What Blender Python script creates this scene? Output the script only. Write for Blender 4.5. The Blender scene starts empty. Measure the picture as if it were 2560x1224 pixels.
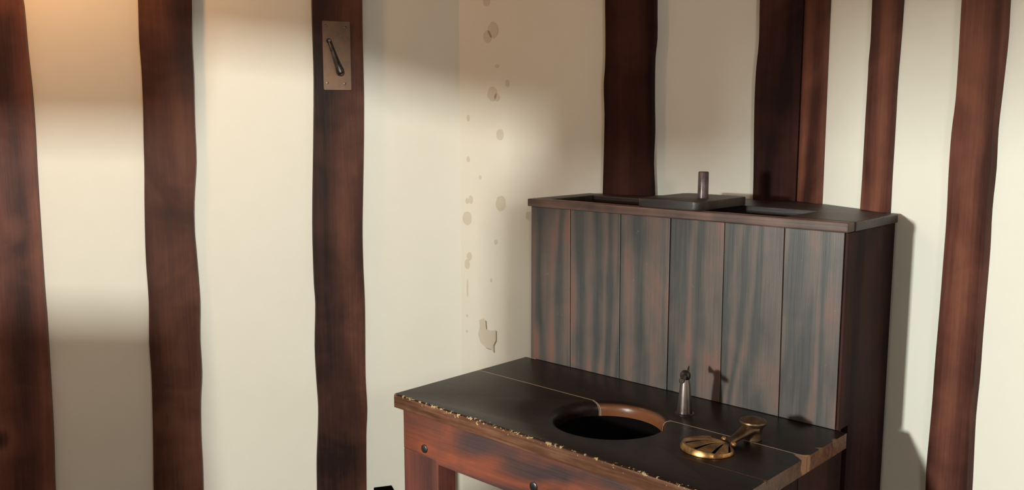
import bpy, bmesh, math, random
from mathutils import Vector, Matrix
random.seed(7)
sc = bpy.context.scene
COL = sc.collection

# ------------------------------------------------------------------ geometry of the turret
CZ = 1.25
FZ = -.045                 # floor level
C0 = Vector((-0.17028, 2.96780, 0)); C1 = Vector((0.78814, 2.47945, 0))
A0, A1, A2 = math.radians(18), math.radians(-27), math.radians(-72)
WALL = {0: (C0, A0), 1: (C1, A1), 2: (C1, A2)}
YAW = math.radians(-43.1636)
P0 = Vector((0.05374, 2.51225, 0.58349))          # seat top, foot of panel, left end
SH = P0.z
def wallpt(w, s, z, off=0):
    C, a = WALL[w]
    return Vector((C.x + s*math.cos(a) + off*math.sin(a), C.y + s*math.sin(a) - off*math.cos(a), z))

# ------------------------------------------------------------------ camera
cd = bpy.data.cameras.new('camera'); cam = bpy.data.objects.new('camera', cd); COL.objects.link(cam)
cam.location = (0, 0, CZ); cam.rotation_euler = (math.radians(90 - 7.7212), 0, 0)
cd.sensor_width = 36; cd.lens = 36*2252.65/2560; cd.clip_start = .02
sc.camera = cam

# ------------------------------------------------------------------ world, exposure
wd = bpy.data.worlds.new('world'); sc.world = wd; wd.use_nodes = True
bg = wd.node_tree.nodes['Background']; bg.inputs[0].default_value = (.95, .97, 1.0, 1); bg.inputs[1].default_value = .16
vs = sc.view_settings
vs.view_transform = 'Standard'; vs.look = 'None'; vs.gamma = 1; vs.use_curve_mapping = False; vs.exposure = 0.0

def area(name, loc, target, size, energy, color):
    l = bpy.data.lights.new(name, 'AREA'); l.shape = 'SQUARE'; l.size = size; l.energy = energy; l.color = color
    o = bpy.data.objects.new(name, l); COL.objects.link(o); o.location = loc
    o.rotation_euler = (Vector(target) - Vector(loc)).to_track_quat('-Z', 'Y').to_euler()
    return o
LA = Vector((-2.05, -0.20, 1.29))      # daylight from the left window
LB = Vector((0.06, -1.70, 1.93))      # daylight through the window behind the viewer
LE = Vector((0.66, -.55, 1.50))       # weaker fill light added behind the viewer, to the right
area('window_light_left', LA, (0.7, 2.1, .9), .16, 124, (.94, 1.0, .94))
area('window_light_rear', LB, (-.5, 2.9, .9), .05, 152, (.985, .99, .90))
area('fill_light_right', LE, (.3, 2.6, 1.1), .24, 12, (1.0, .85, .80))
ll = bpy.data.lights.new('lamp_light', 'POINT'); ll.energy = 14; ll.color = (1, .50, .2); ll.shadow_soft_size = .06
lo = bpy.data.objects.new('lamp_light', ll); COL.objects.link(lo); lo.location = (-1.22, 2.20, 1.98)

# ------------------------------------------------------------------ mesh helpers
def link(name, bm, m, parent=None, loc=None, rotz=0, smooth=False):
    bm.normal_update()
    bmesh.ops.recalc_face_normals(bm, faces=bm.faces)
    me = bpy.data.meshes.new(name); bm.to_mesh(me); bm.free()
    if smooth:
        for p in me.polygons: p.use_smooth = True
        try: me.set_sharp_from_angle(angle=math.radians(38))
        except Exception: pass
    me.materials.append(m)
    o = bpy.data.objects.new(name, me); COL.objects.link(o)
    if parent: o.parent = parent
    if loc is not None: o.location = loc
    o.rotation_euler = (0, 0, rotz)
    return o
def empty(name, loc, rotz=0):
    o = bpy.data.objects.new(name, None); COL.objects.link(o); o.location = loc; o.rotation_euler = (0, 0, rotz)
    o.empty_display_size = .05
    return o
def tag(o, label, cat, group=None):
    o['label'] = label; o['category'] = cat
    if group: o['group'] = group
    return o
def box(bm, x0, x1, y0, y1, z0, z1, bev=0, seg=2):
    vs_ = [bm.verts.new(c) for c in ((x0,y0,z0),(x1,y0,z0),(x1,y1,z0),(x0,y1,z0),(x0,y0,z1),(x1,y0,z1),(x1,y1,z1),(x0,y1,z1))]
    fs = [bm.faces.new([vs_[i] for i in f]) for f in ((0,3,2,1),(4,5,6,7),(0,1,5,4),(1,2,6,5),(2,3,7,6),(3,0,4,7))]
    if bev:
        es = list({e for f in fs for e in f.edges})
        bmesh.ops.bevel(bm, geom=es, offset=bev, segments=seg, profile=.6, affect='EDGES', clamp_overlap=True)
def prism(bm, pts, y0, y1, plane='xz', bev=0, seg=2, only_front=True):
    """polygon pts extruded; plane 'xz' -> along y, 'xy' -> along z"""
    def P(a, b, t): return (a, t, b) if plane == 'xz' else (a, b, t)
    f1 = [bm.verts.new(P(a, b, y0)) for a, b in pts]; f2 = [bm.verts.new(P(a, b, y1)) for a, b in pts]
    fa = bm.faces.new(f1); fb = bm.faces.new(f2[::-1])
    n = len(pts)
    for i in range(n): bm.faces.new([f1[i], f2[i], f2[(i+1) % n], f1[(i+1) % n]])
    if bev:
        es = list(fa.edges) + ([] if only_front else list(fb.edges))
        bmesh.ops.bevel(bm, geom=es, offset=bev, segments=seg, profile=.6, affect='EDGES', clamp_overlap=True)
def lathe(bm, prof, c=(0, 0, 0), axis=None, n=28, cap=True):
    """prof: (r, h) list; revolved about axis through c"""
    q = Vector((0, 0, 1)).rotation_difference(Vector(axis).normalized()) if axis is not None else None
    rings = []
    for r, h in prof:
        rg = []
        for k in range(n):
            t = 2*math.pi*k/n; v = Vector((r*math.cos(t), r*math.sin(t), h))
            if q: v = q @ v
            rg.append(bm.verts.new(v + Vector(c)))
        rings.append(rg)
    for a, b in zip(rings, rings[1:]):
        for k in range(n): bm.faces.new([a[k], a[(k+1) % n], b[(k+1) % n], b[k]])
    if cap:
        bm.faces.new(rings[0][::-1]); bm.faces.new(rings[-1])

# ------------------------------------------------------------------ materials
class N:
    def __init__(s, name):
        s.m = bpy.data.materials.new(name); s.m.use_nodes = True; s.t = s.m.node_tree; s.b = s.t.nodes['Principled BSDF']
    def n(s, typ, **kw):
        o = s.t.nodes.new(typ)
        for k, v in kw.items():
            if k.startswith('i_'): o.inputs[k[2:].replace('_', ' ')].default_value = v
            else: setattr(o, k, v)
        return o
    def l(s, a, b): s.t.links.new(a, b)
    def math(s, op, a, b=None, clamp=False):
        o = s.t.nodes.new('ShaderNodeMath'); o.operation = op; o.use_clamp = clamp
        for i, v in enumerate((a, b)):
            if v is None: continue
            if isinstance(v, (int, float)): o.inputs[i].default_value = v
            else: s.l(v, o.inputs[i])
        return o.outputs[0]
    def ramp(s, fac, stops, interp='LINEAR'):
        o = s.t.nodes.new('ShaderNodeValToRGB'); o.color_ramp.interpolation = interp
        e = o.color_ramp.elements
        while len(e) < len(stops): e.new(.5)
        for el, (p, c) in zip(e, stops):
            el.position = p; el.color = (*c, 1) if len(c) == 3 else c
        s.l(fac, o.inputs[0]); return o.outputs[0]
    def mix(s, fac, a, b, mode='MIX'):
        o = s.t.nodes.new('ShaderNodeMix'); o.data_type = 'RGBA'; o.blend_type = mode
        if isinstance(fac, (int, float)): o.inputs[0].default_value = fac
        else: s.l(fac, o.inputs[0])
        for i, v in ((6, a), (7, b)):
            if isinstance(v, tuple): o.inputs[i].default_value = (*v, 1)
            else: s.l(v, o.inputs[i])
        return o.outputs[2]
    def coords(s, scale, rnd=True, space='Object'):
        tc = s.n('ShaderNodeTexCoord'); src = tc.outputs[space]
        s.tc = tc
        if rnd:
            oi = s.n('ShaderNodeObjectInfo'); va = s.n('ShaderNodeVectorMath', operation='ADD')
            cm = s.n('ShaderNodeCombineXYZ')
            for i, k in enumerate((7.3, 3.1, 11.7)): s.l(s.math('MULTIPLY', oi.outputs['Random'], k), cm.inputs[i])
            s.l(src, va.inputs[0]); s.l(cm.outputs[0], va.inputs[1]); src = va.outputs[0]
        s.src = src
        mp = s.n('ShaderNodeMapping'); mp.inputs['Scale'].default_value = scale; s.l(src, mp.inputs[0]); return mp.outputs[0]
    def noise(s, vec, scale, detail=4, rough=.55, dist=0):
        o = s.n('ShaderNodeTexNoise'); o.inputs['Scale'].default_value = scale; o.inputs['Detail'].default_value = detail
        o.inputs['Roughness'].default_value = rough; o.inputs['Distortion'].default_value = dist
        s.l(vec, o.inputs['Vector']); return o.outputs['Fac']
    def bump(s, h, strength, dist=.002):
        o = s.n('ShaderNodeBump'); o.inputs['Strength'].default_value = strength; o.inputs['Distance'].default_value = dist
        s.l(h, o.inputs['Height']); s.l(o.outputs[0], s.b.inputs['Normal'])

def wood(name, dark, mid, light, axis='z', rough=.5, band=26, warp=5, fine=1.0, knots=True, spec=.5, bumpk=.5, cross=None, stretch=.09):
    """stained timber: warped growth bands along one axis + fine fibres + blotches"""
    M = N(name)
    k = stretch
    sc3 = {'z': (1, 1, k), 'x': (k, 1, 1), 'y': (1, k, 1)}[axis]
    v = M.coords(sc3)
    big = M.noise(v, 4.5, 3, .5, .6)
    sp = M.n('ShaderNodeSeparateXYZ'); M.l(v, sp.inputs[0])
    a, b_ = {'z': (0, 1), 'x': (2, 1), 'y': (0, 2)}[axis]
    across = M.math('ADD', sp.outputs[a], M.math('MULTIPLY', sp.outputs[b_], .6))
    ph = M.math('ADD', M.math('MULTIPLY', across, band*2), M.math('MULTIPLY', big, warp*4))
    wv = M.math('ADD', M.math('MULTIPLY', M.math('SINE', ph), .5), .5)
    f2 = {'z': (1, 1, .035), 'x': (.035, 1, 1), 'y': (1, .035, 1)}[axis]
    mp = M.n('ShaderNodeMapping'); mp.inputs['Scale'].default_value = f2; M.l(M.src, mp.inputs[0])
    fib = M.noise(mp.outputs[0], 150, 4, .6)
    blot = M.noise(M.src, 5, 4, .6, .5)
    fac = M.math('ADD', M.math('MULTIPLY', wv, .42), M.math('MULTIPLY', fib, .38*fine))
    fac = M.math('ADD', fac, M.math('MULTIPLY', M.math('SUBTRACT', blot, .5), .9), clamp=True)
    c = M.ramp(fac, [(.12, dark), (.48, mid), (.85, light)])
    if knots:
        vo = M.n('ShaderNodeTexVoronoi'); vo.inputs['Scale'].default_value = 3.4
        mk = M.n('ShaderNodeMapping'); mk.inputs['Scale'].default_value = {'z': (1, 1, .8), 'x': (.8, 1, 1), 'y': (1, .8, 1)}[axis]; M.l(M.src, mk.inputs[0]); M.l(mk.outputs[0], vo.inputs['Vector'])
        dd = M.math('ADD', vo.outputs['Distance'], M.math('MULTIPLY', M.math('SUBTRACT', fib, .5), .06))
        kn = M.ramp(dd, [(.02, (.22, .22, .22)), (.09, (1, 1, 1))])
        c = M.mix(1.0, c, kn, 'MULTIPLY')
        hal = M.ramp(dd, [(.07, (0, 0, 0)), (.11, (.55, .55, .55)), (.2, (0, 0, 0))])
        c = M.mix(hal, c, light)
    if cross: c = cross(M, c)
    M.l(c, M.b.inputs['Base Color'])
    M.l(M.math('ADD', M.math('MULTIPLY', fib, .25), rough-.12), M.b.inputs['Roughness'])
    M.b.inputs['Specular IOR Level'].default_value = spec
    M.bump(M.math('ADD', fib, M.math('MULTIPLY', blot, 1.5)), bumpk, .0016)
    return M.m

def plaster(name, col, col2):
    M = N(name); v = M.coords((1, 1, 1), rnd=False)
    a = M.noise(v, 1.3, 4, .55, .4); b = M.noise(v, 14, 5, .6)
    c = M.ramp(M.math('ADD', M.math('MULTIPLY', a, .75), M.math('MULTIPLY', b, .25)), [(.3, col2), (.62, col)])
    M.l(c, M.b.inputs['Base Color']); M.b.inputs['Roughness'].default_value = .85
    M.b.inputs['Specular IOR Level'].default_value = .2
    M.bump(M.math('ADD', a, M.math('MULTIPLY', b, .25)), .35, .006)
    return M.m

def metal(name, c1, c2, rough, metallic=.9, scale=30):
    M = N(name); v = M.coords((1, 1, 1)); a = M.noise(v, scale, 5, .65)
    M.l(M.ramp(a, [(.35, c2), (.62, c1)]), M.b.inputs['Base Color'])
    M.b.inputs['Metallic'].default_value = metallic
    M.l(M.math('ADD', M.math('MULTIPLY', a, .3), rough-.15), M.b.inputs['Roughness'])
    M.bump(a, .15, .001)
    return M.m

m_wall = plaster('cream_plaster', (.80, .772, .682), (.76, .727, .632))
m_patch = plaster('bare_plaster', (.68, .62, .51), (.62, .555, .45))
m_patch_shade = plaster('patch_shade', (.30, .25, .18), (.22, .18, .13))
m_post = wood('timber_post_wood', (.014, .0045, .0032), (.060, .021, .0135), (.14, .054, .030), 'z', .6, band=18, warp=4, spec=.2)
m_postr = wood('timber_post_red_wood', (.040, .012, .009), (.120, .040, .026), (.23, .085, .050), 'z', .55, band=18, warp=4, spec=.3)
m_postd = wood('timber_post_dark_wood', (.014, .005, .0042), (.042, .014, .0105), (.085, .030, .021), 'z', .75, band=18, warp=4, spec=.1)
def plank_extra(M, c):
    # paler scuffs in small flecks
    n2 = M.noise(M.src, 60, 3, .7)
    return M.mix(M.ramp(n2, [(.70, (0, 0, 0)), (.80, (.35, .35, .35))]), c, (.30, .29, .26))
m_plank = wood('plank_wood', (.040, .037, .035), (.088, .066, .056), (.205, .072, .048), 'z', .46, band=52, warp=8.5, fine=.6, knots=False, spec=.5, bumpk=.3, cross=plank_extra, stretch=.17)
m_side = wood('side_board_wood', (.010, .0035, .003), (.022, .0075, .0062), (.050, .017, .013), 'z', .65, spec=.12)
m_stile = wood('stile_wood', (.010, .0042, .004), (.027, .0095, .008), (.055, .019, .015), 'z', .65, knots=False, spec=.12)
m_rail = wood('rail_wood', (.045, .024, .018), (.16, .083, .062), (.36, .23, .175), 'x', .5, knots=False)
m_lid = wood('lid_wood', (.016, .010, .008), (.034, .020, .015), (.06, .036, .026), 'x', .45, knots=False)
m_apron = wood('apron_wood', (.038, .020, .019), (.125, .033, .017), (.27, .058, .020), 'x', .5, band=20, warp=7, fine=.55, stretch=.3)
m_leg = wood('leg_wood', (.036, .013, .011), (.082, .026, .019), (.15, .040, .027), 'z', .5, knots=False)
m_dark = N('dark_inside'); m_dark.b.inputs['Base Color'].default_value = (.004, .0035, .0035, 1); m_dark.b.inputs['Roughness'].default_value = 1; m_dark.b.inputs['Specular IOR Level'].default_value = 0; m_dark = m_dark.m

HC = (.487, -.275); HR = .122           # hole centre and radius on the seat
def seat_material():
    M = N('seat_wood'); v = M.coords((.06, 1, 1), rnd=False)
    fib = M.noise(v, 120, 4, .6); blot = M.noise(M.src, 9, 4, .6, .4); fl = M.noise(M.src, 95, 4, .7); fm = M.noise(M.src, 26, 3, .6)
    base = M.ramp(M.math('ADD', M.math('MULTIPLY', fib, .5), M.math('MULTIPLY', blot, .5)), [(.3, (.006, .0036, .0028)), (.7, (.015, .0082, .0062))])
    edge = M.ramp(M.math('ADD', M.math('MULTIPLY', fib, .6), M.math('MULTIPLY', blot, .4)), [(.33, (.036, .014, .008)), (.5, (.085, .036, .020)), (.68, (.155, .078, .045))])
    # vertical faces keep the browner, less polished wood
    sp = M.n('ShaderNodeSeparateXYZ'); M.l(M.tc.outputs['Normal'], sp.inputs[0])
    up = M.math('GREATER_THAN', sp.outputs[2], .55)
    so = M.n('ShaderNodeSeparateXYZ'); M.l(M.tc.outputs['Object'], so.inputs[0])
    # worn varnish along the front arris, the right end and the hole's rim, whose lit back side is painted in too
    dfront = M.math('MAXIMUM', M.math('ADD', so.outputs[1], .484), M.math('SUBTRACT', M.math('SUBTRACT', SH, so.outputs[2]), .003))
    w1 = M.math('SUBTRACT', M.math('MULTIPLY', M.math('SUBTRACT', fl, .56), .085), dfront)
    w1 = M.ramp(M.math('MULTIPLY', w1, 220), [(.0, (0, 0, 0)), (.35, (1, 1, 1))])
    dright = M.math('SUBTRACT', .922, so.outputs[0])
    w2 = M.math('SUBTRACT', M.math('MULTIPLY', M.math('SUBTRACT', fm, .58), .10), dright)
    w2 = M.ramp(M.math('MULTIPLY', w2, 120), [(.0, (0, 0, 0)), (.35, (1, 1, 1))])
    dx = M.math('SUBTRACT', so.outputs[0], HC[0]); dy = M.math('SUBTRACT', so.outputs[1], HC[1])
    rr = M.math('SQRT', M.math('ADD', M.math('MULTIPLY', dx, dx), M.math('MULTIPLY', dy, dy)))
    c = M.mix(M.math('MAXIMUM', up, M.math('LESS_THAN', rr, HR+.03)), edge, base)
    w3 = M.ramp(M.math('MULTIPLY', M.math('SUBTRACT', M.math('ADD', rr, M.math('MULTIPLY', blot, .004)), HR), 60), [(.25, (1, 1, 1)), (.62, (0, 0, 0))])
    fleck = M.ramp(fl, [(.70, (0, 0, 0)), (.76, (.8, .8, .8))]); 
    c = M.mix(w2, c, (.15, .085, .042))
    jy = M.math('MULTIPLY', M.math('ABSOLUTE', M.math('ADD', so.outputs[1], .197)), 1.5)
    w4 = M.math('ADD', M.math('ADD', M.math('MAXIMUM', dright, 0), jy), M.math('MULTIPLY', M.math('SUBTRACT', fm, .5), .05))
    c = M.mix(M.ramp(M.math('MULTIPLY', w4, 10), [(.24, (1, 1, 1)), (.30, (0, 0, 0))]), c, (.27, .14, .075))
    c = M.mix(M.math('MULTIPLY', w3, M.math('GREATER_THAN', so.outputs[1], -.192)), c, (.13, .048, .020))
    c = M.mix(w1, c, (.32, .225, .115))
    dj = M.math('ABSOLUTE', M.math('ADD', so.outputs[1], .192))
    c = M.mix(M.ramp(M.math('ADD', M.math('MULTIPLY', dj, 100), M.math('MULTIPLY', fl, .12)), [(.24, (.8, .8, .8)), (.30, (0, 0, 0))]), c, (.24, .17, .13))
    # scratches near the right end
    zone = M.math('MULTIPLY', M.math('LESS_THAN', dright, .10), M.math('LESS_THAN', so.outputs[1], -.24))
    c = M.mix(M.math('MULTIPLY', M.math('MULTIPLY', zone, .6), fleck), c, (.30, .20, .12))
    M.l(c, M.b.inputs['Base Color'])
    M.l(M.math('ADD', M.math('MULTIPLY', fib, .15), .22), M.b.inputs['Roughness'])
    M.b.inputs['Specular IOR Level'].default_value = .22
    M.bump(M.math('ADD', fib, M.math('MULTIPLY', blot, .8)), .25, .001)
    return M.m
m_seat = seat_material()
m_brass = metal('aged_brass', (.50, .27, .10), (.20, .10, .04), .36, .9, 35)
m_brassd = metal('dark_brass', (.17, .10, .055), (.07, .04, .025), .42, .85, 35)
m_plate = metal('tarnished_plate', (.155, .088, .052), (.085, .050, .030), .5, .5, 22)
m_iron = metal('dark_iron', (.10, .085, .08), (.04, .033, .032), .38, .85, 60)
m_steel = metal('pewter', (.22, .175, .16), (.12, .095, .085), .30, .9, 12)
m_peg = metal('peg_iron', (.13, .095, .10), (.07, .05, .052), .36, .6, 50)

# ------------------------------------------------------------------ room shell
def structure(o): o['kind'] = 'structure'; return o
def wall_slab(name, w, s0, s1, z1=2.5):
    bm = bmesh.new(); n = 14
    box(bm, s0, s1, 0, .12, FZ, z1)
    return structure(link(name, bm, m_wall, None, WALL[w][0], WALL[w][1]))
wL = wall_slab('wall_left', 0, -2.1, 0.0)
wB = wall_slab('wall_back', 1, -1.0757, 0.0)
wR = wall_slab('wall_right', 2, 0.0, 1.95)
m_floor = wood('floor_wood', (.05, .03, .02), (.12, .08, .055), (.2, .14, .1), 'y', .6)
m_ceil = wood('ceiling_wood', (.04, .022, .015), (.10, .055, .035), (.16, .09, .06), 'y', .7)
bm = bmesh.new(); box(bm, -2.6, 2.4, -2.4, 3.1, FZ-.08, FZ)
structure(link('floor', bm, m_floor))
bm = bmesh.new(); box(bm, -2.6, 2.4, -.2, 3.1, 2.5, 2.58)
structure(link('ceiling', bm, m_ceil))

# unseen walls added behind / beside the viewer, openings cut to shape the light
def light_mask_wall(name, origin, d, L, region, lo, hi, z1=2.6):
    """added upright wall through origin along d; its opening is the figure through which L reaches the region"""
    n = Vector((-d.y, d.x, 0)); pts = []
    for q in region:
        r = q - L; t = (origin - L).dot(n)/r.dot(n); p = L + r*t - origin; pts.append((p.dot(d), p.z))
    bm = bmesh.new()
    ang = math.atan2(d.y, d.x)
    outer = [(lo, 0), (hi, 0), (hi, z1), (lo, z1)]
    def ring(y):
        return ([bm.verts.new((a, y, b)) for a, b in outer], [bm.verts.new((a, y, b)) for a, b in pts])
    for y in (0, .02):
        o_, i_ = ring(y)
        es = [bm.edges.new((o_[k], o_[(k+1) % 4])) for k in range(4)]
        m = len(i_); es += [bm.edges.new((i_[k], i_[(k+1) % m])) for k in range(m)]
        bmesh.ops.triangle_fill(bm, use_beauty=True, use_dissolve=False, edges=es)
    return structure(link(name, bm, m_wall, None, origin, ang))
regB = [wallpt(1, -.91, .05), wallpt(1, -.91, .98), wallpt(1, -.80, 1.10), wallpt(1, -.80, 1.26), wallpt(0, -.010, 1.31), wallpt(0, -.284, 1.38), wallpt(0, -.47, 1.46), wallpt(0, -.82, 1.49),
        wallpt(0, -.88, 1.22), wallpt(0, -1.7, 1.24), wallpt(0, -1.7, .72), wallpt(0, -.90, .64), wallpt(0, -.87, -.12), wallpt(0, -.01, -.12)]
light_mask_wall('light_mask_front', Vector((0, -.75, 0)), Vector((1, 0, 0)), LB, regB, -1.3, 1.5)
regA = [Vector((-.06, 2.50, -.1)), Vector((-.03, 2.52, .98)), Vector((.05, 2.52, 1.0)), wallpt(1, -.03, 1.03), wallpt(2, .01, 1.36), wallpt(2, .13, 1.42),
        wallpt(2, .45, 1.36), wallpt(2, 1.7, 1.55), wallpt(2, 1.9, -.3), wallpt(2, .3, -.4)]
dA = Vector((-.61, .79, 0)).normalized()
light_mask_wall('light_mask_side', LA + Vector((1.0*.79, 1.0*.61, -LA.z)), dA, LA, regA, -.75, 1.2)

# ------------------------------------------------------------------ timber posts
def smooth_edge(e, z0, z1, z_lo=FZ, z_hi=2.49):
    e = sorted([(z, s) for s, z in e])
    e = [(z_lo, e[0][1] - .002)] + [p for p in e if p[0] > z_lo + .03] + [(z_hi - .4, e[-1][1] + .004), (z_hi, e[-1][1])]
    # Catmull-Rom refinement for a soft waney edge
    out = []
    for i in range(len(e)-1):
        p0, p1, p2, p3 = e[max(i-1, 0)], e[i], e[i+1], e[min(i+2, len(e)-1)]
        for k in range(3):
            t = k/3
            m1 = (p2[1]-p0[1])/max(p2[0]-p0[0], 1e-6)*(p2[0]-p1[0]); m2 = (p3[1]-p1[1])/max(p3[0]-p1[0], 1e-6)*(p2[0]-p1[0])
            s = (2*t**3-3*t*t+1)*p1[1] + (t**3-2*t*t+t)*m1 + (-2*t**3+3*t*t)*p2[1] + (t**3-t*t)*m2
            out.append((s, p1[0] + t*(p2[0]-p1[0])))
    out.append((e[-1][1], e[-1][0]))
    return out
def plank_on_wall(name, w, L, R, thick, m, parent=None):
    l = smooth_edge(L, 0, 0); r = smooth_edge(R, 0, 0)
    bm = bmesh.new(); prism(bm, r + l[::-1], -thick, 0, 'xz', bev=.003, seg=2)
    c, a = WALL[w]
    return link(name, bm, m, parent, None if parent else c, 0 if parent else a)
EDGE = {
'p2L': [(-.9541,1.5985),(-.9569,1.4855),(-.955,1.3996),(-.9559,1.3015),(-.9597,1.1967),(-.9616,1.1199),(-.9663,1.0192),(-.9704,.8984),(-.9711,.8302),(-.9697,.7203),(-.9749,.5973),(-.9734,.5033),(-.9761,.3776),(-.9804,.2492),(-.985,.1374)],
'p2R': [(-.8089,1.6042),(-.8142,1.4892),(-.8144,1.3903),(-.8179,1.2543),(-.8193,1.1353),(-.8305,1.0153),(-.8331,.924),(-.832,.8973),(-.8286,.8047),(-.8268,.7112),(-.8319,.5986),(-.831,.4907),(-.8382,.4078),(-.842,.2984),(-.8417,.2004),(-.8431,.1187)],
'p1R': [(-1.2523,1.5868),(-1.2507,1.5707),(-1.2487,1.4496),(-1.2451,1.3499),(-1.2445,1.2435),(-1.2468,1.1077),(-1.2478,.9975),(-1.2483,.9102),(-1.2488,.7743),(-1.2482,.679),(-1.2496,.5579),(-1.2508,.4364),(-1.2533,.3136),(-1.2588,.1736)],
'p3L': [(-.4647,1.6178),(-.4651,1.5244),(-.4653,1.3799),(-.4727,1.1733),(-.4824,.9367),(-.483,.7482),(-.4804,.6789),(-.4864,.541),(-.4841,.4283),(-.481,.3435),(-.4848,.2574),(-.4906,.1722),(-.4928,.0725)],
'p3R': [(-.3138,1.6237),(-.3153,1.4574),(-.3158,1.3303),(-.32,1.1718),(-.3264,1.0124),(-.33,.9044),(-.3299,.7952),(-.3276,.6964),(-.3285,.5851),(-.3308,.4422),(-.3278,.3279),(-.3326,.2404),(-.3359,.0517)],
'p4L': [(-.5635,1.6052),(-.5613,1.5112),(-.561,1.4177),(-.5645,1.3607),(-.5608,1.2739),(-.5611,1.1769),(-.563,1.0404),(-.566,.8),(-.562,.5),(-.566,.25)],
'p4R': [(-.4136,1.5961),(-.4115,1.491),(-.4163,1.436),(-.4152,1.3201),(-.4121,1.2259),(-.4138,1.132),(-.4082,1.0362),(-.412,.8),(-.409,.5),(-.413,.25)],
'p5L': [(-.1166,1.578),(-.115,1.4698),(-.1193,1.4047),(-.1209,1.3606),(-.1206,1.2716),(-.1186,1.1818),(-.1162,1.0466),(-.118,.7),(-.121,.3)],
'p5R': [(.1054,1.5607),(.1061,1.4379),(.1068,1.3124),(.1076,1.1852),(.1083,1.0572),(.108,.6),(.109,.3)],
'p6L': [(.2734,1.5396),(.275,1.4458),(.2718,1.394),(.2722,1.3702),(.2709,1.2552),(.2703,1.109),(.2687,1.0328),(.269,.6),(.27,.3)],
'p6R': [(.3696,1.5276),(.3676,1.4379),(.3643,1.3471),(.3644,1.2271),(.3638,1.1146),(.3647,1.034),(.364,.6),(.365,.3)],
'p7L': [(.5563,1.5042),(.5577,1.3969),(.5574,1.2966),(.5519,1.2288),(.5512,1.143),(.5535,1.0477),(.5524,.9508),(.5505,.8344),(.5477,.7248),(.547,.6325),(.5443,.5478),(.542,.4715),(.5437,.4207)],
'p7R': [(.6676,1.4903),(.6689,1.4201),(.6638,1.31),(.6601,1.2379),(.6621,1.1568),(.659,1.0745),(.661,.9916),(.66,.9074),(.6583,.8047),(.6583,.7182),(.6551,.6297),(.6572,.5417),(.6592,.4671)],
}
EDGE['p1L'] = [(s - .152 + .004*math.sin(z*9), z) for s, z in EDGE['p1R']]
G = 'upright timbers on the plaster walls'
p = plank_on_wall('timber_post', 0, EDGE['p1L'], EDGE['p1R'], .03, m_postr); tag(p, 'reddish brown timber upright cut off by the left edge of the picture', 'post', G)
p = plank_on_wall('timber_post', 0, EDGE['p2L'], EDGE['p2R'], .03, m_post); tag(p, 'brown waney-edged timber upright second from the left, between warm-lit and pale plaster', 'post', G)
p3 = plank_on_wall('timber_post', 0, EDGE['p3L'], EDGE['p3R'], .03, m_post); tag(p3, 'dark brown timber upright that carries the metal plate with handle', 'post', G)
p = plank_on_wall('timber_post', 1, EDGE['p4L'], EDGE['p4R'], .03, m_postd); tag(p, 'very dark timber upright rising behind the left half of the cistern', 'post', G)
cp = empty('corner_post', (C1.x, C1.y, 0), 0); tag(cp, 'dark timber post wrapping the wall corner behind the cistern, narrow reddish right face', 'post', G)
a_ = plank_on_wall('post_board', 1, EDGE['p5L'], [(-.0015, z) for s, z in EDGE['p5L']], .03, m_postd, cp); a_.rotation_euler = (0, 0, A1)
b_ = plank_on_wall('post_board', 2, [(.0126, z) for s, z in EDGE['p5R']], EDGE['p5R'], .014, m_postr, cp); b_.rotation_euler = (0, 0, A2); b_['label'] = 'narrow reddish right face board'
p = plank_on_wall('timber_post', 2, EDGE['p6L'], EDGE['p6R'], .011, m_postr); tag(p, 'narrowest brown timber upright, rising behind the right end of the cistern', 'post', G)
p = plank_on_wall('timber_post', 2, EDGE['p7L'], EDGE['p7R'], .016, m_postr); tag(p, 'reddish brown timber upright on the right wall, to the right of the cistern shadow', 'post', G)

# ------------------------------------------------------------------ plaster blemishes (pieces of the back wall)
def blob(bm, s, z, r, y0, y1, n=14, jag=.15, asp=1.0):
    ph = random.random()*6
    pts = [(s + r*math.cos(2*math.pi*k/n)*(1+jag*.5*math.sin(2*k+ph)), z + asp*r*math.sin(2*math.pi*k/n)*(1+jag*random.random())) for k in range(n)]
    prism(bm, pts, y0, y1, 'xz')
SPOTS = [((-.972,1.52),12,1.3),((-.952,1.54),15,1.3),((-.938,1.428),6,.8),((-.901,1.373),6,1.5),((-.955,1.341),14,1.25),((-.938,1.33),8,1.2),((-.927,1.212),11,1.25),
 ((-1.044,1.265),4,2),((-1.045,1.132),5,1.6),((-1.001,1.074),4,1.4),((-.925,.992),15,1.3),((-1.036,1.0),7,1.5),((-1.050,.995),5,1.5),((-1.050,.938),14,1.25),
 ((-1.043,.812),8,1.3),((-1.051,.785),8,1.6),((-.943,.865),5,1.3),((-.961,.738),3,1.8),((-1.051,.704),2.5,9),((-1.053,.61),3,1.2),((-1.054,.557),3,1.2),((-.975,1.63),10,1.2)]
for (s, z), r, asp in SPOTS:
    bm = bmesh.new(); blob(bm, s, z, r/2252*3.0*.92, -.0012, .001, asp=asp)
    link('plaster_patch', bm, m_patch, wB)
BIG = [(-1.007,.600),(-.992,.608),(-.983,.602),(-.98,.572),(-.962,.569),(-.944,.573),(-.944,.538),(-.953,.521),(-.952,.497),(-.963,.506),(-.982,.51),(-1.002,.525),(-1.011,.552),(-1.004,.579)]
bm = bmesh.new(); prism(bm, [(a + .0035, b - .003) for a, b in BIG], -.0008, .001, 'xz'); link('patch_shadow', bm, m_patch_shade, wB)  # dark offset copy of the patch below, its edge shadow put in as colour
bm = bmesh.new(); prism(bm, BIG, -.0014, .001, 'xz'); o = link('plaster_patch', bm, m_patch, wB); o['label'] = 'jagged flaked patch of bare plaster'

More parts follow.
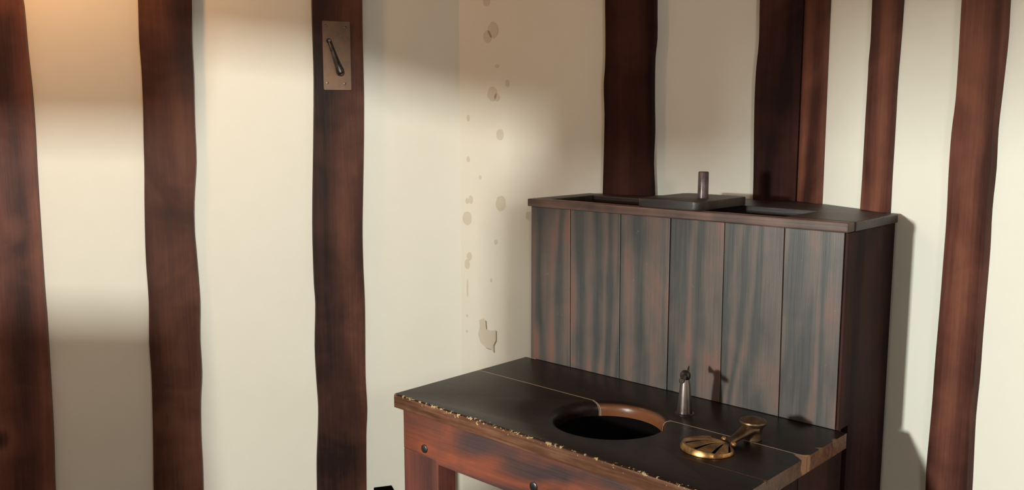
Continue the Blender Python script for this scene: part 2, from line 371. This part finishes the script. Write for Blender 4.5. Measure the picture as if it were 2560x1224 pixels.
# ------------------------------------------------------------------ privy bench with cistern
W = .90; H = .4355; D = .488; D1 = .192; D2 = .3635; DL = .270; UE = .922; UL = -.018
root = empty('wooden_privy', (P0.x, P0.y, 0), YAW)
tag(root, 'dark wooden box privy with round seat hole and tall plank-fronted cistern behind', 'toilet')
def part(name, bm, m, parent=root, smooth=False, label=None):
    o = link(name, bm, m, parent, smooth=smooth)
    if label: o['label'] = label
    return o
# seat boards, with the hole and a split cut from them
def cut_obj(o, cutters):
    for c in cutters:
        md = o.modifiers.new('b', 'BOOLEAN'); md.operation = 'DIFFERENCE'; md.solver = 'EXACT'; md.object = c
    dg = bpy.context.evaluated_depsgraph_get(); dg.update()
    me = bpy.data.meshes.new_from_object(o.evaluated_get(dg)); me.name = o.name
    o.modifiers.clear(); old = o.data; o.data = me
    if not me.materials: me.materials.append(old.materials[0])
bm = bmesh.new()
T = .034
prof = [(HR, -.10), (HR, -.024), (HR+.0012, -.016), (HR+.004, -.009), (HR+.008, -.0045), (HR+.014, -.0012), (HR+.018, .0003), (HR+.03, .02)]
lathe(bm, [(r, h + SH) for r, h in prof], (HC[0], HC[1], 0), None, 72)
cut1 = link('cutter', bm, m_seat, root)
bm = bmesh.new(); prism(bm, [(.715, -.3640), (.80, -.3625), (.94, -.3600), (.94, -.3622), (.80, -.3640)], SH-.006, SH+.01, 'xy'); cut2 = link('cutter', bm, m_seat, root)
seats = []
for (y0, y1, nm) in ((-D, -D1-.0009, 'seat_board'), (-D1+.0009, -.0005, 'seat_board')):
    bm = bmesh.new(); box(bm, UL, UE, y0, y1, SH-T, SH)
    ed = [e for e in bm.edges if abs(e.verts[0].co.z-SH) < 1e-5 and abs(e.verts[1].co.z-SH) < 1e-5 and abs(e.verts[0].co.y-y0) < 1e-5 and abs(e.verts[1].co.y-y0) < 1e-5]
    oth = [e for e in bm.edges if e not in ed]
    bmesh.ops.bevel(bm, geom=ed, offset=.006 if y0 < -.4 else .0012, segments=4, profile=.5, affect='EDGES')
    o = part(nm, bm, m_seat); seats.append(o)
cut_obj(seats[0], [cut1, cut2]); cut_obj(seats[1], [cut1])
for o in seats:
    for q in o.data.polygons: q.use_smooth = True
    try: o.data.set_sharp_from_angle(angle=math.radians(24))
    except Exception: pass
for c in (cut1, cut2): bpy.data.objects.remove(c, do_unlink=True)
seats[0]['label'] = 'front seat board with chipped varnish along its edge'
# legs, aprons, sides
ZB = SH - T
AT, AB = ZB - .0005, SH - .150
bm = bmesh.new(); prism(bm, [(.0, AB+.012), (.1262, AB+.012), (.1262, AB), (W, AB), (W, AT), (.0, AT)], -.474, -.446, 'xz', bev=.0015); apron = part('apron', bm, m_apron)
for u, z in ((.079, SH-.121), (.436, SH-.1155), (.82, SH-.119)):
    bm = bmesh.new(); lathe(bm, [(.0105, 0), (.0105, .003), (.008, .0045)], (u, -.4735, z), (0, -1, 0), 20); part('dowel', bm, m_iron, apron, True)
def leg(u0, u1, y0, y1, top):
    bm = bmesh.new(); box(bm, u0, u1, y0, y1, FZ, top, .0025); return part('leg', bm, m_leg)
leg(.0, .126, -.474, -.416, AB + .0115)
leg(W-.075, W-.002, -.474, -.404, AB - .0005)
leg(.0, .07, -.075, -.005, ZB-.0005)
bm = bmesh.new(); box(bm, .004, .024, -.440, -.078, AB+.02, AT, .001); part('side_rail', bm, m_leg)
# right-hand closing boards under the seat
for a, b in ((-.400, -.182), (-.179, .034)):
    bm = bmesh.new(); box(bm, W-.022, W-.001, a, b, FZ, AT, .0015); part('side_board', bm, m_side)
# pan under the hole
bm = bmesh.new(); cx, cy = HC
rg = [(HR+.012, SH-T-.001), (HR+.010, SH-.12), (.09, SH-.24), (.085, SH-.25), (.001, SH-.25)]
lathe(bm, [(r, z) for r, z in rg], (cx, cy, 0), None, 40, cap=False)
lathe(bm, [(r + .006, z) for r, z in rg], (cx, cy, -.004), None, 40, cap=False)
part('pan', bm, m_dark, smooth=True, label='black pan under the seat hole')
# cistern: planked front
us = [0, .142, .309, .460, .609, .759, .8965]; ub = [0, .146, .312, .460, .6105, .7625, .8965]
for i in range(6):
    g = .0016
    bm = bmesh.new(); top = SH+H-.0005
    prism(bm, [(ub[i]+g*.3, SH+.0005), (ub[i+1]-g, SH+.0005), (us[i+1]-g, top), (us[i]+g*.3, top)], 0, .018, 'xz', bev=.0016)
    o = part('plank', bm, m_plank); o.location.y = random.uniform(-.0004, .0010)
bm = bmesh.new(); box(bm, .002, W-.004, .0195, .03, .02, SH+H-.002); part('backing_board', bm, m_side)
bm = bmesh.new(); box(bm, .0, .02, .031, DL-.012, FZ, SH+H-.001, .001); part('side_board', bm, m_side)
bm = bmesh.new(); box(bm, W-.003, W+.003, .001, .052, SH+.0005, SH+H-.001, .001); part('corner_stile', bm, m_stile, label='reddish narrow strip at the cistern corner')
bm = bmesh.new(); box(bm, W-.021, W+.001, .055, DL, FZ, SH+H-.001, .0015); part('side_board', bm, m_side)
bm = bmesh.new(); box(bm, .022, W-.023, DL-.03, DL-.012, .02, SH+H-.001); part('back_board', bm, m_side)
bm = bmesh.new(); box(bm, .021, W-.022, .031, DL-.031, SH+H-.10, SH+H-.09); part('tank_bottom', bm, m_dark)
# cistern top: open frame of rails
zt0, zt1 = SH+H, SH+H+.021
bm = bmesh.new(); box(bm, -.009, W+.004, -.006, .030, zt0, zt1, .003); part('front_rail', bm, m_rail, label='pale worn front rail of the cistern top')
bm = bmesh.new(); box(bm, -.009, .05, .0305, DL+.002, zt0, zt1, .003); part('left_rail', bm, m_lid)
bm = bmesh.new(); box(bm, .0505, .74, DL-.055, DL+.002, zt0, zt1, .003); part('back_rail', bm, m_lid)
bm = bmesh.new(); box(bm, .7405, W+.006, .0305, DL+.002, zt0, zt1, .003); part('top_board', bm, m_lid)
# triangular board that fills the corner of the walls behind the cistern
ca, sa = math.cos(-YAW), math.sin(-YAW)
def to_loc(v):
    d = Vector((v.x, v.y)) - Vector((P0.x, P0.y)); return (d.x*ca - d.y*sa, d.x*sa + d.y*ca)
# cut round the posts' front faces
def wl(w, s, off): return to_loc(wallpt(w, s, 0, off))
tri = [(.12, DL+.003), (W-.03, DL+.003), wl(2, .26, .004), wl(2, .118, .004), wl(2, .112, .017), wl(2, .016, .017), wl(1, -.025, .033), wl(1, -.123, .033), wl(1, -.130, .004),
       wl(1, -.400, .004), wl(1, -.403, .033), wl(1, -.55, .033)]
tri = [t for t in tri if t[1] > DL + .002]
bm = bmesh.new(); prism(bm, tri, zt0+.001, zt1-.002, 'xy'); part('corner_board', bm, m_lid)

# ------------------------------------------------------------------ loose lid with peg handle on the cistern
lid = empty('cistern_lid', root.matrix_basis @ Vector((0, 0, 0)), YAW)
lid.location = Vector((P0.x, P0.y, 0)) + Matrix.Rotation(YAW, 4, 'Z') @ Vector((.445, .115, zt1 + .0005))
tag(lid, 'small dark board with an upright peg handle laid across the open cistern top', 'lid')
def rrect(x0, x1, y0, y1, r, n=6):
    pts = []
    for cx_, cy_, a in ((x1-r, y1-r, 0), (x0+r, y1-r, 90), (x0+r, y0+r, 180), (x1-r, y0+r, 270)):
        for k in range(n+1):
            t = math.radians(a + 90*k/n); pts.append((cx_ + r*math.cos(t), cy_ + r*math.sin(t)))
    return pts
bm = bmesh.new(); prism(bm, rrect(-.092, .092, -.112, .125, .02), 0, .021, 'xy', bev=.002, only_front=False); link('board', bm, m_lid, lid, smooth=True)
bm = bmesh.new(); lathe(bm, [(.0135, 0), (.0130, .064), (.0115, .0665)], (.030, .006, .0212), None, 28); link('peg_handle', bm, m_peg, lid, smooth=True)

# ------------------------------------------------------------------ tap on the seat
def on_seat(u, v, z=0): return Vector((P0.x, P0.y, SH)) + Matrix.Rotation(YAW, 4, 'Z') @ Vector((u, v, z))
tap = empty('tap', on_seat(.592, -.126), 0); tag(tap, 'small conical metal tap with a cross pin standing behind the seat hole', 'tap')
bm = bmesh.new(); lathe(bm, [(.0225, 0), (.0225, .0012), (.019, .0022), (.0185, .0024)], (0, 0, 0), None, 36); link('flange', bm, m_iron, tap, smooth=True)
bm = bmesh.new(); lathe(bm, [(.0178, .0026), (.0175, .006), (.0150, .035), (.0120, .068), (.0095, .082)], (0, 0, 0), None, 36); link('spout_body', bm, m_steel, tap, smooth=True)
dirp = Vector((.34, .94, 0)).normalized()
bm = bmesh.new(); lathe(bm, [(.002, -.0125), (.0075, -.0105), (.0115, -.005), (.0125, 0), (.0115, .005), (.0075, .0105), (.002, .0125)], (0, 0, .0905), None, 24); link('ball', bm, m_iron, tap, smooth=True)
bm = bmesh.new(); lathe(bm, [(.0050, -.052), (.0066, -.050), (.0060, -.01), (.0045, 0), (.0028, .02), (.0016, .05)], (0, 0, .0915), dirp, 20)
sd_ = Vector((dirp.y, -dirp.x, 0))*.0012; lo_ = []; 
for (h, zz) in ((.022, .0885), (.050, .083), (.053, .0915), (.050, .100), (.022, .0945)):
    lo_.append([bm.verts.new(dirp*h + sd_*k + Vector((0, 0, zz))) for k in (-1, 1)])
bm.faces.new([q[0] for q in lo_]); bm.faces.new([q[1] for q in lo_][::-1])
for k in range(5):
    a__, b__ = lo_[k], lo_[(k+1) % 5]; bm.faces.new([a__[0], a__[1], b__[1], b__[0]])
link('cross_pin', bm, m_iron, tap, smooth=True)

# ------------------------------------------------------------------ brass scallop flush lever
sh = empty('flush_lever', on_seat(.79, -.172), YAW); tag(sh, 'brass scallop-shell flush lever with round knob lying on the right of the seat', 'lever')
apx = Vector((-.016, -.072)); ctr = Vector((-.042, -.124)); R_ = .053
ax = (ctr - apx).normalized(); ang0 = math.atan2(ax.y, ax.x)
bm = bmesh.new(); NT, NR = 180, 18; top = []; bot = []
for i in range(NT+1):
    th = -1.22 + 2.44*i/NT; row = []; rowb = []
    rm = 2*R_*math.cos(th)**.72
    rib = 6
    w_ = math.cos(th/1.22*math.pi*rib)      # ribs radiate from the hinge
    groove = max(0, (-w_ - .80)/.20)**.6
    for j in range(NR+1):
        q = j/NR; r = .006 + (rm - .006)*q*1
        x = apx.x + r*math.cos(ang0+th); y = apx.y + r*math.sin(ang0+th)
        d = (Vector((x, y)) - ctr).length/R_
        z = .0065 + .009*max(0, 1 - d*d)**.6 - .0042*groove*min(1, 5*q)*max(0, min(1, 7*(.92-q))) + .0022*max(0, 1 - abs(q-.955)/.035)
        if j == NR: z = .004
        row.append(bm.verts.new((x, y, z))); rowb.append(bm.verts.new((x, y, .0008)))
    top.append(row); bot.append(rowb)
for i in range(NT):
    for j in range(NR):
        f_ = bm.faces.new([top[i][j], top[i][j+1], top[i+1][j+1], top[i+1][j]])
        if math.cos((-1.22 + 2.44*(i+.5)/NT)/1.22*math.pi*rib) < -.86 and 5 <= j <= 15: f_.material_index = 1
        bm.faces.new([bot[i][j], bot[i+1][j], bot[i+1][j+1], bot[i][j+1]])
    bm.faces.new([top[i][NR], bot[i][NR], bot[i+1][NR], top[i+1][NR]])
    bm.faces.new([top[i][0], top[i+1][0], bot[i+1][0], bot[i][0]])
bm.faces.new([top[0][j] for j in range(NR+1)] + [bot[0][j] for j in range(NR, -1, -1)])
bm.faces.new([top[NT][j] for j in range(NR, -1, -1)] + [bot[NT][j] for j in range(NR+1)])
o = link('scallop_shell', bm, m_brass, sh, smooth=True); o['label'] = 'bright brass ribbed scallop shell'; o.data.materials.append(m_dark)
# hinge lugs beside the shell's apex
for sgn in (-1, 1):
    t = Vector((-ax.y, ax.x))*sgn
    c = apx + t*.017 - ax*.0
    bm = bmesh.new(); lathe(bm, [(.002, -.006), (.0052, -.003), (.0052, .003), (.002, .006)], (c.x, c.y, .009), (t.x, t.y, 0), 14); link('lug', bm, m_brass, sh, smooth=True)
# arm
bm = bmesh.new(); NS = 14; rings = []
for i in range(NS+1):
    q = i/NS; c = Vector((apx.x, apx.y)).lerp(Vector((0, 0)), q); zc = .010 + .016*q*q*(3-2*q); wdt = .011 + .013*q*q; ht = .005 + .009*q
    sd = Vector((-ax.y, ax.x)); ring = []
    for k in range(16):
        t = 2*math.pi*k/16; o2 = c + sd*wdt*math.cos(t); ring.append(bm.verts.new((o2.x, o2.y, zc + ht*math.sin(t))))
    rings.append(ring)
for a, b in zip(rings, rings[1:]):
    for k in range(16): bm.faces.new([a[k], a[(k+1) % 16], b[(k+1) % 16], b[k]])
bm.faces.new(rings[0][::-1]); bm.faces.new(rings[-1]); link('arm', bm, m_brassd, sh, smooth=True)
bm = bmesh.new(); lathe(bm, [(.019, 0), (.0185, .012), (.021, .026), (.0275, .034), (.0290, .0375), (.0280, .0405), (.0225, .0415), (.0215, .0405), (.016, .0445), (.009, .0475), (.001, .0485)], (0, 0, 0.0004), None, 40)
link('knob', bm, m_brassd, sh, smooth=True)

# ------------------------------------------------------------------ metal plate with handle on the third post
pl = empty('handle_plate', wallpt(0, -.396, 1.453, .0302), A0); tag(pl, 'tarnished brass plate with a dark hanging handle screwed to the dark timber upright', 'latch')
bm = bmesh.new(); prism(bm, rrect(-.0425, .0425, -.104, .104, .004, 3), -.005, 0, 'xz', bev=.0012); link('back_plate', bm, m_plate, pl)
for x, z in ((-.031, .089), (.027, .086), (-.031, -.082), (.022, -.084)):
    bm = bmesh.new(); lathe(bm, [(.0042, 0), (.004, .0014), (.0015, .0018)], (x, -.0052, z), (0, -1, 0), 14); link('screw', bm, m_iron, pl, smooth=True)
bm = bmesh.new(); pa = Vector((-.024, -.006, .044)); lathe(bm, [(.0075, 0), (.0075, .006), (.0062, .016), (.004, .019)], pa, (0, -1, 0), 18); link('pivot', bm, m_iron, pl, smooth=True)
bm = bmesh.new(); a = Vector((-.024, -.016, .046)); b = Vector((.006, -.036, -.052)); dd = b - a
L_ = dd.length
lathe(bm, [(.004, 0), (.0062, .004), (.0068, L_*.3), (.0095, L_*.75), (.0125, L_*.94), (.0105, L_*1.02), (.004, L_*1.05)], a, dd, 20); link('handle', bm, m_iron, pl, smooth=True)
bm = bmesh.new(); lathe(bm, [(.0095, 0), (.008, .020), (.0085, .0315)], (.006, -.0052, -.050), (0, -1, 0), 18); link('boss', bm, m_iron, pl, smooth=True)

# ------------------------------------------------------------------ small black block at the wall foot
bm = bmesh.new(); box(bm, -.0305, .0305, -.045, 0, FZ, .046, .003)
o = link('floor_block', bm, m_dark, None, wallpt(0, -.277, 0, .003), A0); tag(o, 'small black block at the foot of the pale wall, left of the bench leg', 'block')
